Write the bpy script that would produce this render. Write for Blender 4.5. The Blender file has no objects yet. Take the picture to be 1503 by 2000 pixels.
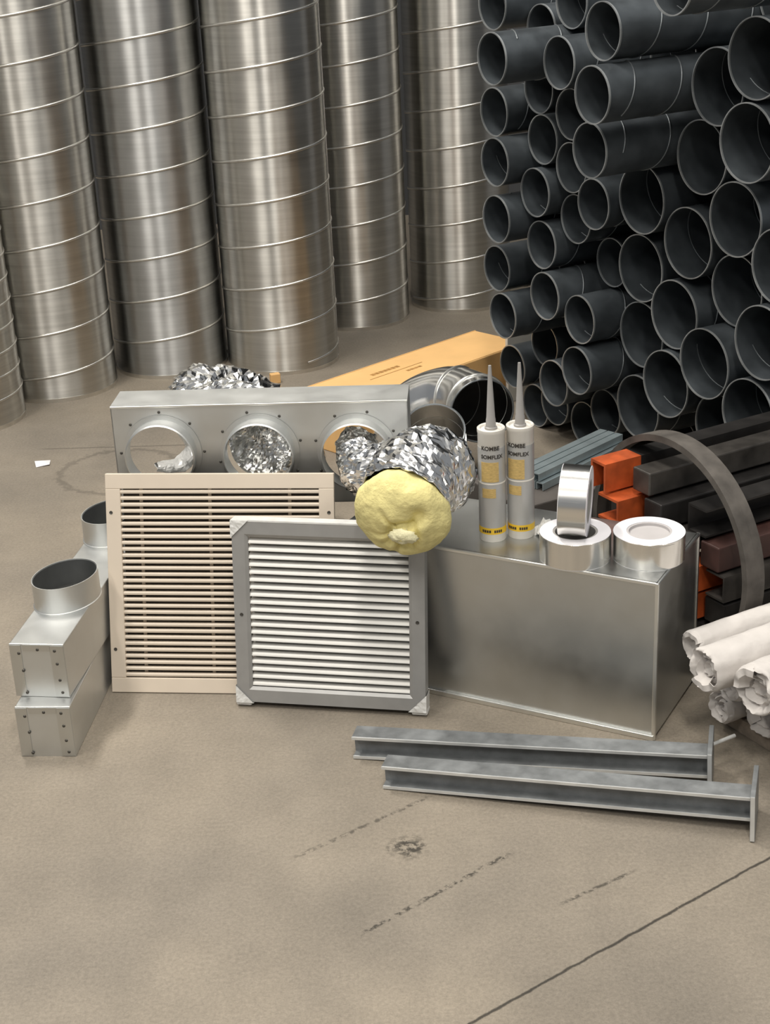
import bpy, bmesh, math, random
from mathutils import Vector, Matrix, noise

random.seed(7)
R_ = math.radians
scene = bpy.context.scene
COL = scene.collection

# ------------------------------------------------------------------ camera
CAM_ROT = Matrix(((0.9988463, 0.0480215, 0.0),
                  (-0.0185379, 0.3855891, -0.9224843),
                  (-0.0442990, 0.9214201, 0.3860345)))
cam_d = bpy.data.cameras.new('camera')
cam_d.sensor_fit = 'HORIZONTAL'
cam_d.sensor_width = 36.0
cam_d.lens = 3050.0 / 1503.0 * 36.0
cam_d.clip_start = 0.05
cam = bpy.data.objects.new('camera', cam_d)
cam.matrix_world = Matrix.Translation((0, 0, 1.476)) @ CAM_ROT.to_4x4()
COL.objects.link(cam)
scene.camera = cam

# ------------------------------------------------------------------ light
world = bpy.data.worlds.new('world')
scene.world = world
world.use_nodes = True
world.node_tree.nodes['Background'].inputs[0].default_value = (0.93, 0.96, 1.0, 1)
world.node_tree.nodes['Background'].inputs[1].default_value = 0.25


def area(name, loc, size, power, color, target):
    d = bpy.data.lights.new(name, 'AREA')
    d.shape = 'RECTANGLE'
    d.size, d.size_y = size
    d.energy = power
    d.color = color
    o = bpy.data.objects.new(name, d)
    o.location = loc
    o.rotation_euler = (Vector(target) - Vector(loc)).to_track_quat('-Z', 'Y').to_euler()
    COL.objects.link(o)
    return o


WARM = (1.0, 0.95, 0.87)
for lx, ly, pw in ((-2.3, -1.8, 95), (0.2, -1.8, 95), (2.7, -1.8, 40),
                   (-2.3, 1.3, 85), (0.2, 1.3, 90), (2.7, 1.3, 25),
                   (-1.5, 4.1, 150), (0.8, 4.3, 35)):
    area('ceiling_lamp', (lx, ly, 4.7), (0.3, 1.5), pw, WARM, (lx, ly + 0.001, 0))

vs = scene.view_settings
vs.view_transform = 'Standard'
vs.look = 'None'
vs.exposure = 0.0
vs.gamma = 1.0
vs.use_curve_mapping = False


# ------------------------------------------------------------------ materials
def srgb(r, g, b):
    def f(c):
        c /= 255.0
        return c / 12.92 if c <= 0.04045 else ((c + 0.055) / 1.055) ** 2.4
    return (f(r), f(g), f(b), 1)


def new_mat(name):
    m = bpy.data.materials.new(name)
    m.use_nodes = True
    nt = m.node_tree
    return m, nt, nt.nodes, nt.links, nt.nodes['Principled BSDF']


def plain(name, col, rough=0.5, metal=0.0, var=0.08, scale=30.0, bump=0.0, bscale=120.0, stretch=(1, 1, 1), rvar=0.0):
    """a colour with procedural variation and a fine relief"""
    m, nt, N, L, P = new_mat(name)
    tc = N.new('ShaderNodeTexCoord')
    mp = N.new('ShaderNodeMapping')
    mp.inputs['Scale'].default_value = stretch
    L.new(tc.outputs['Object'], mp.inputs[0])
    nz = N.new('ShaderNodeTexNoise')
    nz.inputs['Scale'].default_value = scale
    nz.inputs['Detail'].default_value = 5
    L.new(mp.outputs[0], nz.inputs['Vector'])
    mr = N.new('ShaderNodeMapRange')
    mr.inputs[1].default_value = 0.25
    mr.inputs[2].default_value = 0.75
    mr.inputs[3].default_value = 1 - var
    mr.inputs[4].default_value = 1 + var
    L.new(nz.outputs[0], mr.inputs[0])
    mx = N.new('ShaderNodeVectorMath')
    mx.operation = 'SCALE'
    mx.inputs[0].default_value = col[:3]
    L.new(mr.outputs[0], mx.inputs['Scale'])
    L.new(mx.outputs[0], P.inputs['Base Color'])
    P.inputs['Roughness'].default_value = rough
    P.inputs['Metallic'].default_value = metal
    if rvar:
        m2 = N.new('ShaderNodeMapRange')
        m2.inputs[1].default_value = 0.3
        m2.inputs[2].default_value = 0.7
        m2.inputs[3].default_value = rough - rvar
        m2.inputs[4].default_value = rough + rvar
        L.new(nz.outputs[0], m2.inputs[0])
        L.new(m2.outputs[0], P.inputs['Roughness'])
    if bump:
        n2 = N.new('ShaderNodeTexNoise')
        n2.inputs['Scale'].default_value = bscale
        n2.inputs['Detail'].default_value = 4
        L.new(mp.outputs[0], n2.inputs['Vector'])
        b = N.new('ShaderNodeBump')
        b.inputs['Strength'].default_value = bump
        b.inputs['Distance'].default_value = 0.002
        L.new(n2.outputs[0], b.inputs['Height'])
        L.new(b.outputs[0], P.inputs['Normal'])
    return m


def duct_metal(name, col, rough, aniso, blotch):
    """rolled sheet: grain runs round the duct, so highlights stretch along it"""
    m, nt, N, L, P = new_mat(name)
    tc = N.new('ShaderNodeTexCoord')
    mp = N.new('ShaderNodeMapping')
    mp.inputs['Scale'].default_value = (4, 4, 130)
    L.new(tc.outputs['Object'], mp.inputs[0])
    g = N.new('ShaderNodeTexNoise')
    g.inputs['Scale'].default_value = 1.0
    g.inputs['Detail'].default_value = 5
    L.new(mp.outputs[0], g.inputs['Vector'])
    b2 = N.new('ShaderNodeTexNoise')
    b2.inputs['Scale'].default_value = 9
    b2.inputs['Detail'].default_value = 6
    L.new(tc.outputs['Object'], b2.inputs['Vector'])
    a = N.new('ShaderNodeMath')
    a.operation = 'MULTIPLY_ADD'
    L.new(b2.outputs[0], a.inputs[0])
    a.inputs[1].default_value = blotch
    L.new(g.outputs[0], a.inputs[2])
    mr = N.new('ShaderNodeMapRange')
    mr.inputs[1].default_value = 0.35 + blotch * 0.3
    mr.inputs[2].default_value = 0.65 + blotch * 0.7
    mr.inputs[3].default_value = 0.85
    mr.inputs[4].default_value = 1.08
    L.new(a.outputs[0], mr.inputs[0])
    mx = N.new('ShaderNodeVectorMath')
    mx.operation = 'SCALE'
    mx.inputs[0].default_value = col[:3]
    L.new(mr.outputs[0], mx.inputs['Scale'])
    L.new(mx.outputs[0], P.inputs['Base Color'])
    P.inputs['Metallic'].default_value = 1.0
    rr = N.new('ShaderNodeMapRange')
    rr.inputs[3].default_value = rough - 0.07
    rr.inputs[4].default_value = rough + 0.12
    L.new(b2.outputs[0], rr.inputs[0])
    L.new(rr.outputs[0], P.inputs['Roughness'])
    P.inputs['Anisotropic'].default_value = aniso
    P.inputs['Anisotropic Rotation'].default_value = 0.25
    t = N.new('ShaderNodeTangent')
    t.direction_type = 'RADIAL'
    t.axis = 'Z'
    L.new(t.outputs[0], P.inputs['Tangent'])
    return m


def floor_mat():
    m, nt, N, L, P = new_mat('concrete')
    tc = N.new('ShaderNodeTexCoord')
    sep = N.new('ShaderNodeSeparateXYZ')
    L.new(tc.outputs['Object'], sep.inputs[0])

    def math_(op, a, b=None, c=None):
        n = N.new('ShaderNodeMath')
        n.operation = op
        for i, v in enumerate((a, b, c)):
            if v is None:
                continue
            if isinstance(v, (int, float)):
                n.inputs[i].default_value = v
            else:
                L.new(v, n.inputs[i])
        return n.outputs[0]

    def noise_(scale, detail=5, rough=0.6):
        n = N.new('ShaderNodeTexNoise')
        n.inputs['Scale'].default_value = scale
        n.inputs['Detail'].default_value = detail
        n.inputs['Roughness'].default_value = rough
        L.new(tc.outputs['Object'], n.inputs['Vector'])
        return n.outputs[0]

    def ramp(v, a, b, lo, hi):
        n = N.new('ShaderNodeMapRange')
        n.clamp = True
        n.inputs[1].default_value = a
        n.inputs[2].default_value = b
        n.inputs[3].default_value = lo
        n.inputs[4].default_value = hi
        L.new(v, n.inputs[0])
        return n.outputs[0]
    big = noise_(2.2, 4)
    mid = noise_(9, 6, 0.65)
    fine = noise_(160, 4, 0.7)
    grit = noise_(420, 2)
    wob = noise_(38, 4)
    spk = noise_(95, 3)
    val = math_('MULTIPLY', ramp(big, 0.3, 0.7, 0.9, 1.07), ramp(mid, 0.3, 0.7, 0.9, 1.08))
    val = math_('MULTIPLY', val, ramp(fine, 0.3, 0.7, 0.82, 1.15))
    val = math_('MULTIPLY', val, ramp(grit, 0.3, 0.7, 0.92, 1.07))
    marks = None
    x, y = sep.outputs[0], sep.outputs[1]

    def crack(p, q, width, dash, amount):
        (x0, y0), (x1, y1) = p, q
        ln = math.hypot(x1 - x0, y1 - y0)
        tx, ty = (x1 - x0) / ln, (y1 - y0) / ln
        nx, ny = -ty, tx
        d = math_('ADD', math_('MULTIPLY', x, nx), math_('MULTIPLY', y, ny))
        d = math_('SUBTRACT', d, nx * x0 + ny * y0)
        d = math_('ADD', d, ramp(wob, 0.3, 0.7, -0.0013, 0.0013))
        d = math_('ABSOLUTE', d)
        k = ramp(d, width * 0.35, width, 1, 0)
        t = math_('ADD', math_('MULTIPLY', x, tx), math_('MULTIPLY', y, ty))
        t = math_('SUBTRACT', t, tx * x0 + ty * y0)
        k = math_('MULTIPLY', k, ramp(t, -0.01, 0.02, 0, 1))
        k = math_('MULTIPLY', k, ramp(t, ln - 0.02, ln + 0.01, 1, 0))
        k = math_('MULTIPLY', k, ramp(spk, 0.5 - dash, 0.62 - dash, 0, 1))
        return math_('MULTIPLY', k, amount)
    cracks = [crack((-0.60, 1.225), (1.5, 2.687), 0.0036, 0.25, 0.8),
              crack((-0.172, 2.106), (0.054, 2.265), 0.006, 0.05, 0.55),
              crack((-0.066, 1.904), (0.177, 2.092), 0.0065, 0.04, 0.75),
              crack((0.238, 1.954), (0.364, 2.029), 0.0045, 0.08, 0.65),
              crack((-0.95, 4.10), (-0.25, 4.06), 0.006, 0.25, 0.35)]

    def disc(cx, cy, r, amount, ring=None):
        dx = math_('SUBTRACT', x, cx)
        dy = math_('SUBTRACT', y, cy)
        d = math_('SQRT', math_('ADD', math_('MULTIPLY', dx, dx), math_('MULTIPLY', dy, dy)))
        d = math_('ADD', d, ramp(wob, 0.3, 0.7, -0.012, 0.012))
        if ring:
            d = math_('ABSOLUTE', math_('SUBTRACT', d, r))
            return math_('MULTIPLY', ramp(d, ring * 0.3, ring, 1, 0), amount)
        return math_('MULTIPLY', ramp(d, r * 0.4, r, 1, 0), amount)
    cracks.append(math_('MULTIPLY', disc(0.012, 2.12, 0.036, 0.8), ramp(spk, 0.42, 0.55, 0, 1)))
    cracks.append(disc(-0.70, 3.90, 0.16, 0.28, 0.014))
    cracks.append(disc(0.30, 1.70, 0.20, 0.10))
    cracks.append(disc(-0.12, 1.93, 0.15, 0.08))
    tot = cracks[0]
    for c in cracks[1:]:
        tot = math_('MAXIMUM', tot, c)
    val = math_('MULTIPLY', val, math_('SUBTRACT', 1.0, tot))
    sc = N.new('ShaderNodeVectorMath')
    sc.operation = 'SCALE'
    mixc = N.new('ShaderNodeMix')
    mixc.data_type = 'RGBA'
    mixc.inputs['A'].default_value = (0.225, 0.197, 0.161, 1)
    mixc.inputs['B'].default_value = (0.258, 0.221, 0.172, 1)
    L.new(ramp(noise_(1.1, 3), 0.35, 0.65, 0, 1), mixc.inputs['Factor'])
    L.new(mixc.outputs['Result'], sc.inputs[0])
    L.new(val, sc.inputs['Scale'])
    L.new(sc.outputs[0], P.inputs['Base Color'])
    P.inputs['Roughness'].default_value = 0.62
    P.inputs['Specular IOR Level'].default_value = 0.35
    b = N.new('ShaderNodeBump')
    b.inputs['Strength'].default_value = 0.35
    b.inputs['Distance'].default_value = 0.002
    L.new(math_('SUBTRACT', fine, tot), b.inputs['Height'])
    L.new(b.outputs[0], P.inputs['Normal'])
    return m


M = {}
M['floor'] = floor_mat()
M['duct'] = duct_metal('spiral_duct_steel', (0.65, 0.64, 0.605), 0.33, 0.96, 0.6)
M['duct_dark'] = duct_metal('spiral_duct_steel_dull', (0.54, 0.545, 0.54), 0.36, 0.95, 0.9)
M['seam'] = plain('seam_steel', (0.74, 0.72, 0.68), 0.32, 1.0, 0.1)
M['pipe'] = plain('aged_pipe_steel', (0.080, 0.092, 0.102), 0.38, 0.45, 0.35, 14, 0.12, 60, rvar=0.1)
M['pipe_seam'] = plain('pipe_seam_steel', (0.16, 0.175, 0.185), 0.42, 0.6, 0.15)
M['pipe_rim'] = plain('pipe_rim_steel', (0.36, 0.38, 0.39), 0.4, 0.6, 0.3, 25)
M['galv'] = plain('galvanised_sheet', (0.60, 0.61, 0.60), 0.36, 1.0, 0.06, 16, rvar=0.05)
M['galv_soft'] = plain('galvanised_sheet_satin', (0.66, 0.67, 0.66), 0.46, 1.0, 0.06, 14, rvar=0.05)
M['galv_edge'] = plain('galvanised_edge', (0.82, 0.82, 0.79), 0.38, 1.0, 0.05)
M['galv_shaded'] = plain('galvanised_shaded', (0.33, 0.34, 0.34), 0.45, 0.95, 0.1)
M['bright'] = plain('bright_steel', (0.78, 0.78, 0.77), 0.2, 1.0, 0.08, 20, 0.2, 14)
M['hotdip'] = plain('hot_dip_zinc', (0.19, 0.20, 0.205), 0.40, 0.2, 0.3, 34, 0.3, 60, rvar=0.1)
M['hotdip_lit'] = plain('hot_dip_zinc_lit', (0.66, 0.67, 0.66), 0.36, 0.35, 0.15, 26)  # lit copy of the zinc, for glints along the edges
M['foil'] = plain('aluminium_foil', (0.86, 0.86, 0.85), 0.17, 1.0, 0.05, 20)
M['rivet'] = plain('dark_rivet', (0.10, 0.095, 0.085), 0.5, 0.8)
M['beige'] = plain('beige_powder_coat', srgb(214, 201, 184), 0.45, 0.0, 0.03, 20)
M['alu_frame'] = plain('satin_aluminium', (0.38, 0.378, 0.37), 0.5, 0.5, 0.05, 40)
M['alu_slat'] = plain('pale_aluminium_blade', (0.60, 0.59, 0.56), 0.42, 0.25, 0.03, 20)
M['shade'] = plain('painted_shade', (0.03, 0.03, 0.028), 0.8)
M['shade_brown'] = plain('brown_gap_shade', (0.05, 0.042, 0.034), 0.85, 0.0, 0.5, 20)
M['film'] = plain('milky_plastic_film', (0.68, 0.68, 0.66), 0.28, 0.0, 0.12, 60, 0.3, 70)
M['wool'] = plain('yellow_glass_wool', (0.74, 0.66, 0.295), 0.95, 0.0, 0.2, 34, 0.9, 160)
M['wool_light'] = plain('pale_glass_wool', (0.78, 0.74, 0.48), 0.95, 0.0, 0.15, 60, 0.9, 200)
M['carton'] = plain('corrugated_card', srgb(222, 178, 118), 0.8, 0.0, 0.06, 12, 0.1, 100, (1, 1, 1))
M['carton_ink'] = plain('faded_brown_ink', srgb(160, 118, 62), 0.8, 0.0, 0.25, 60)
M['white_board'] = plain('white_laminate', (0.62, 0.61, 0.57), 0.5, 0.0, 0.03)
M['plastic'] = plain('white_cartridge_plastic', (0.74, 0.71, 0.65), 0.35, 0.0, 0.02)
M['label_grey'] = plain('silver_grey_label', (0.43, 0.43, 0.42), 0.34, 0.25, 0.04)
M['nozzle'] = plain('grey_nozzle_plastic', (0.31, 0.30, 0.29), 0.42, 0.0, 0.05)
M['yellow'] = plain('yellow_band', (0.78, 0.50, 0.03), 0.45, 0.0, 0.05)
M['orange_print'] = plain('ochre_print', (0.52, 0.37, 0.14), 0.45, 0.0, 0.25, 160, stretch=(1, 1, 4))
M['ink'] = plain('black_ink', (0.035, 0.03, 0.025), 0.5, 0.0, 0.1)
M['tape_foil'] = plain('aluminium_tape', (0.80, 0.79, 0.76), 0.23, 1.0, 0.06, 10, 0.12, 16, (1, 1, 0.3))
M['liner'] = plain('white_release_liner', (0.80, 0.79, 0.82), 0.55, 0.0, 0.03)
M['core'] = plain('grey_card_core', (0.47, 0.45, 0.45), 0.6, 0.0, 0.05)
M['core_dark'] = plain('card_core_inside', (0.30, 0.29, 0.275), 0.7, 0.0, 0.08)
M['paper'] = plain('white_wrapping_paper', (0.56, 0.53, 0.505), 0.75, 0.0, 0.08, 18, 0.9, 34)
M['drum'] = plain('worn_grey_sheet', (0.10, 0.09, 0.08), 0.65, 0.3, 0.45, 22, 0.3, 50)
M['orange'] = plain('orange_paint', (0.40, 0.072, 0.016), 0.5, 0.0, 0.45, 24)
M['black_steel'] = plain('black_rolled_steel', (0.03, 0.028, 0.027), 0.45, 0.5, 0.4, 20)  # real black bars, and the shade painted on the orange channels
M['grey_steel'] = plain('scuffed_grey_steel', (0.07, 0.064, 0.058), 0.42, 0.5, 0.5, 20)
M['red_brown'] = plain('dark_red_primer', (0.05, 0.022, 0.018), 0.55, 0.1, 0.4, 20)
M['blue_steel'] = plain('bluish_zinc_strip', (0.40, 0.475, 0.50), 0.35, 0.7, 0.15, 30)
M['crate'] = plain('dark_stained_board', (0.075, 0.066, 0.06), 0.7, 0.0, 0.2, 14)
M['timber'] = plain('grey_brown_timber', (0.24, 0.20, 0.16), 0.75, 0.0, 0.25, 8, 0.2, 40, (1, 8, 8))
M['wall'] = plain('dim_hall_wall', (0.07, 0.072, 0.075), 0.8, 0.0, 0.1, 3)


# ------------------------------------------------------------------ helpers
def tag(o, label, cat, group=None, kind=None):
    if label:
        o['label'] = label
    if cat:
        o['category'] = cat
    if group:
        o['group'] = group
    if kind:
        o['kind'] = kind
    return o


def thing(name, label, cat, loc=(0, 0, 0), rot=(0, 0, 0), group=None):
    o = bpy.data.objects.new(name, None)
    o.empty_display_size = 0.05
    o.location = loc
    o.rotation_euler = rot
    COL.objects.link(o)
    return tag(o, label, cat, group)


def place(name, me, parent=None, loc=(0, 0, 0), rot=(0, 0, 0)):
    o = bpy.data.objects.new(name, me)
    o.location = loc
    o.rotation_euler = rot
    o.parent = parent
    COL.objects.link(o)
    return o


def mk(name, verts, faces, mat, smooth=False, angle=None):
    me = bpy.data.meshes.new(name)
    me.from_pydata([tuple(v) for v in verts], [], faces)
    me.materials.append(M[mat] if isinstance(mat, str) else mat)
    bm = bmesh.new()
    bm.from_mesh(me)
    bmesh.ops.recalc_face_normals(bm, faces=bm.faces)
    bm.to_mesh(me)
    bm.free()
    if smooth:
        me.polygons.foreach_set('use_smooth', [True] * len(me.polygons))
        if angle:
            me.set_sharp_from_angle(angle=R_(angle))
    me.update()
    return me


def box_me(name, size, mat, center=(0, 0, 0), bevel=0.0):
    bm = bmesh.new()
    bmesh.ops.create_cube(bm, size=1.0)
    bmesh.ops.scale(bm, vec=size, verts=bm.verts)
    bmesh.ops.translate(bm, vec=center, verts=bm.verts)
    if bevel:
        bmesh.ops.bevel(bm, geom=bm.edges[:], offset=bevel, segments=2, affect='EDGES', profile=0.5)
    me = bpy.data.meshes.new(name)
    bm.to_mesh(me)
    bm.free()
    me.materials.append(M[mat])
    return me


def box(name, size, mat, parent=None, center=(0, 0, 0), bevel=0.0, loc=(0, 0, 0), rot=(0, 0, 0)):
    return place(name, box_me(name, size, mat, center, bevel), parent, loc, rot)


def lathe(name, prof, mat, n=48, closed=False, axis='Z', angle=40):
    v, f = [], []
    k = len(prof)
    for i in range(n):
        a = 2 * math.pi * i / n
        c, s = math.cos(a), math.sin(a)
        for r, z in prof:
            v.append((r * c, r * s, z) if axis == 'Z' else (z, r * c, r * s))
    for i in range(n):
        j = (i + 1) % n
        for q in range(k if closed else k - 1):
            p = (q + 1) % k
            f.append((i * k + q, j * k + q, j * k + p, i * k + p))
    me = mk(name, v, f, mat, True, angle)
    return me


def tube_along(name, pts, rad, mat, n=6, closed=False):
    """a thin tube along a list of points"""
    v, f = [], []
    P_ = [Vector(p) for p in pts]
    m = len(P_)
    up = Vector((0, 0, 1))
    for i, p in enumerate(P_):
        a = P_[(i - 1) % m] if (closed or i > 0) else p
        b = P_[(i + 1) % m] if (closed or i < m - 1) else p
        t = (b - a).normalized()
        if abs(t.dot(up)) > 0.97:
            up = Vector((1, 0, 0))
        s = t.cross(up).normalized()
        u = s.cross(t).normalized()
        for k in range(n):
            g = 2 * math.pi * k / n
            v.append(p + rad * (math.cos(g) * s + math.sin(g) * u))
    for i in range(m if closed else m - 1):
        j = (i + 1) % m
        for k in range(n):
            q = (k + 1) % n
            f.append((i * n + k, i * n + q, j * n + q, j * n + k))
    if not closed:
        f.append(tuple(range(n)))
        f.append(tuple((m - 1) * n + k for k in range(n)))
    return mk(name, v, f, mat, True, 50)


def helix_me(name, R, r, pitch, h0, h1, mat, axis='Z', seg=40, phase=0.0, n=5, hand=1):
    turns = (h1 - h0) / pitch
    cnt = int(turns * seg) + 1
    v, f = [], []
    for i in range(cnt):
        a = hand * 2 * math.pi * i / seg + phase
        h = h0 + pitch * i / seg
        for k in range(n):
            g = 2 * math.pi * k / n
            rr = R + r * math.cos(g)
            hh = h + 1.5 * r * math.sin(g)
            v.append((rr * math.cos(a), rr * math.sin(a), hh) if axis == 'Z' else (hh, rr * math.cos(a), rr * math.sin(a)))
    for i in range(cnt - 1):
        for k in range(n):
            q = (k + 1) % n
            f.append((i * n + k, i * n + q, (i + 1) * n + q, (i + 1) * n + k))
    return mk(name, v, f, mat, True)


def spline(pts, per):
    out = []
    P_ = [Vector(p) for p in pts]
    for i in range(len(P_) - 1):
        p0 = P_[max(i - 1, 0)]
        p1, p2 = P_[i], P_[i + 1]
        p3 = P_[min(i + 2, len(P_) - 1)]
        for k in range(per):
            t = k / per
            out.append(0.5 * ((2 * p1) + (-p0 + p2) * t + (2 * p0 - 5 * p1 + 4 * p2 - p3) * t * t
                              + (-p0 + 3 * p1 - 3 * p2 + p3) * t ** 3))
    out.append(P_[-1])
    return out


def hose(name, pts, radii, mat, per=16, n=44, amp=0.006, freq=55.0, rib=0.0, smooth=False, seed=0.0, squash=1.0):
    """a crumpled flexible tube: a swept ring with random dents"""
    C = spline(pts, per)
    m = len(C)
    v, f = [], []
    side = None
    for i, p in enumerate(C):
        t = (C[min(i + 1, m - 1)] - C[max(i - 1, 0)]).normalized()
        if side is None:
            side = t.cross(Vector((0, 0, 1)))
            if side.length < 0.1:
                side = t.cross(Vector((0, 1, 0)))
        side = (side - t * side.dot(t)).normalized()
        up = side.cross(t)
        x = i / (m - 1) * (len(radii) - 1)
        a = min(int(x), len(radii) - 2)
        r = radii[a] + (radii[a + 1] - radii[a]) * (x - a)
        r += rib * math.sin(i * 1.9)
        for k in range(n):
            g = 2 * math.pi * k / n
            d = math.cos(g) * side + math.sin(g) * up * squash
            q = p + d * r
            h = noise.noise(q * freq + Vector((seed, 0, 0))) + 0.6 * noise.noise(q * freq * 2.3 + Vector((0, seed, 0)))
            v.append(q + d * h * amp + t * amp * 0.8 * noise.noise(q * freq + Vector((9, 3, seed))))
    for i in range(m - 1):
        for k in range(n):
            q = (k + 1) % n
            f.append((i * n + k, i * n + q, (i + 1) * n + q, (i + 1) * n + k))
    return mk(name, v, f, mat, smooth)


def curved_patch(name, r, a0, a1, z0, z1, mat, n=10):
    v, f = [], []
    for i in range(n + 1):
        a = a0 + (a1 - a0) * i / n
        for z in (z0, z1):
            v.append((r * math.cos(a), r * math.sin(a), z))
        for z in (z1, z0):
            v.append(((r - 0.0006) * math.cos(a), (r - 0.0006) * math.sin(a), z))
    for i in range(n):
        for k in range(4):
            q = (k + 1) % 4
            f.append((i * 4 + k, i * 4 + q, (i + 1) * 4 + q, (i + 1) * 4 + k))
    f.append((0, 1, 2, 3))
    f.append((n * 4, n * 4 + 1, n * 4 + 2, n * 4 + 3))
    return mk(name, v, f, mat, True, 50)


def text_me(name, s, size, mat, bend=None, center=0.0, z=0.0):
    """lettering as a thin mesh, wrapped round a cylinder of radius bend"""
    c = bpy.data.curves.new(name, 'FONT')
    c.body = s
    c.size = size
    c.align_x = 'CENTER'
    c.extrude = 0.0003
    c.offset = size * 0.02
    o = bpy.data.objects.new(name, c)
    COL.objects.link(o)
    dg = bpy.context.evaluated_depsgraph_get()
    me = bpy.data.meshes.new_from_object(o.evaluated_get(dg))
    bpy.data.objects.remove(o)
    bpy.data.curves.remove(c)
    me.materials.clear()
    me.materials.append(M[mat])
    for v in me.vertices:
        if bend:
            a = center + v.co.x / bend
            r = bend + v.co.z
            v.co = (r * math.cos(a), r * math.sin(a), v.co.y + z)
    return me


# ------------------------------------------------------------------ setting
fl = place('floor', mk('floor', [(-9, -7, 0), (9, -7, 0), (9, 8, 0), (-9, 8, 0)], [(0, 1, 2, 3)], 'floor'))
fl['kind'] = 'structure'
wb = box('wall_back', (18, 0.1, 5.2), 'wall', center=(0, 0, 2.6), loc=(0, 7.0, 0))
wb['kind'] = 'structure'

# ------------------------------------------------------------------ tall spiral ducts
DR = 0.177


def spiral_duct(loc, pitch, phase, body, label, h=2.9):
    t = thing('spiral_duct', label, 'duct', loc, (0, 0, 0), 'tall spiral ducts standing along the back')
    place('body', lathe('duct_body', [(DR, 0.0), (DR, h), (DR - 0.002, h), (DR - 0.002, 0.0)], body, 96, True), t)
    place('seam', helix_me('duct_seam', DR, 0.0032, pitch, 0.03, h - 0.02, 'seam', seg=64, phase=phase), t)
    place('bottom_hem', lathe('bottom_hem', [(DR, 0.0), (DR + 0.0015, 0.0), (DR + 0.0015, 0.012), (DR, 0.012)], 'seam', 96, True), t)
    return t


spiral_duct((-1.229, 4.401, 0), 0.066, 0.5, 'duct', 'spiral duct with closely spaced seams cut off at the left photo edge')
spiral_duct((-0.995, 4.683, 0), 0.130, 2.3, 'duct', 'tall spiral duct second from the left, bottom edge meeting the bare floor')
spiral_duct((-0.662, 4.866, 0), 0.129, 0.0, 'duct_dark', 'dull dark grey spiral duct third from the left')
spiral_duct((-0.301, 4.848, 0), 0.131, 5.2, 'duct', 'tall spiral duct in the middle, standing behind the crumpled foil hose')
spiral_duct((-0.059, 5.305, 0), 0.129, 1.2, 'duct', 'spiral duct set further back behind the cardboard carton')
spiral_duct((0.310, 5.470, 0), 0.129, 3.4, 'duct', 'rearmost spiral duct partly hidden by the pipe pile')

# ------------------------------------------------------------------ pile of pipes on their side
AZ = R_(29)                                    # pipe axis in plan
AX = Vector((math.cos(AZ), math.sin(AZ), 0))
UX = Vector((AX.y, -AX.x, 0))


def su(s, u, z):
    p = AX * s + UX * u
    return Vector((p.x, p.y, z))


PIPES = [
    (-3.386,1.128,2.249,0.060), (-3.152,1.032,2.090,0.060), (-3.346,0.875,2.222,0.060), (-3.289,0.762,2.184,0.060),
    (-3.282,0.620,2.181,0.060), (-3.373,0.466,2.241,0.060), (-3.311,0.355,2.216,0.060), (-3.452,0.157,2.340,0.060),
    (-3.3705,0.061,2.360,0.060), (-3.272,1.071,2.316,0.060), (-3.026,1.023,2.191,0.060), (-3.235,0.936,2.281,0.060),
    (-3.174,0.824,2.249,0.060), (-3.181,0.696,2.230,0.060), (-3.167,0.566,2.239,0.060), (-3.121,0.448,2.215,0.060),
    (-3.353,0.237,2.379,0.060), (-3.119,0.215,2.240,0.060), (-3.243,0.108,2.333,0.060), (-3.099,1.146,2.280,0.060),
    (-2.713,1.123,2.077,0.060), (-2.689,1.000,2.032,0.060), (-2.763,0.870,2.082,0.060), (-3.052,0.898,2.245,0.060),
    (-3.059,0.771,2.251,0.060), (-2.954,0.701,2.238,0.060), (-3.066,0.643,2.270,0.060), (-3.246,0.464,2.394,0.060),
    (-3.000,0.411,2.233,0.060), (-2.994,0.284,2.220,0.060), (-2.993,0.540,2.326,0.060), (-3.011,0.148,2.324,0.060),
    (-3.119,0.082,2.341,0.060), (-2.441,1.232,2.031,0.060), (-2.831,1.036,2.365,0.080), (-2.909,0.869,2.395,0.080),
    (-2.811,0.731,2.266,0.080), (-2.848,0.558,2.297,0.080), (-2.855,0.392,2.309,0.080), (-2.871,0.203,2.315,0.080),
    (-2.708,0.315,2.264,0.080), (-2.953,1.149,2.614,0.080), (-2.544,1.008,2.245,0.080), (-2.618,0.850,2.273,0.080),
    (-2.664,0.653,2.281,0.080), (-2.701,0.481,2.278,0.080), (-2.552,0.407,2.242,0.080), (-2.559,0.241,2.300,0.080),
    (-2.393,1.080,2.208,0.080), (-2.406,0.914,2.206,0.080), (-2.498,0.735,2.267,0.080), (-2.520,0.570,2.300,0.080),
    (-2.370,0.499,2.237,0.080), (-2.406,0.328,2.242,0.080), (-2.348,0.663,2.255,0.080), (-2.575,1.172,2.452,0.080),
    (-2.599,0.080,2.417,0.080), (-2.317,0.103,2.240,0.080), (-2.770,0.077,2.500,0.076), (-2.921,0.060,2.500,0.060),
    (-2.4555,0.060,2.450,0.060)]
ORD = ['topmost', 'second', 'third', 'fourth', 'fifth', 'sixth', 'seventh', 'eighth', 'ninth', 'tenth']
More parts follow.
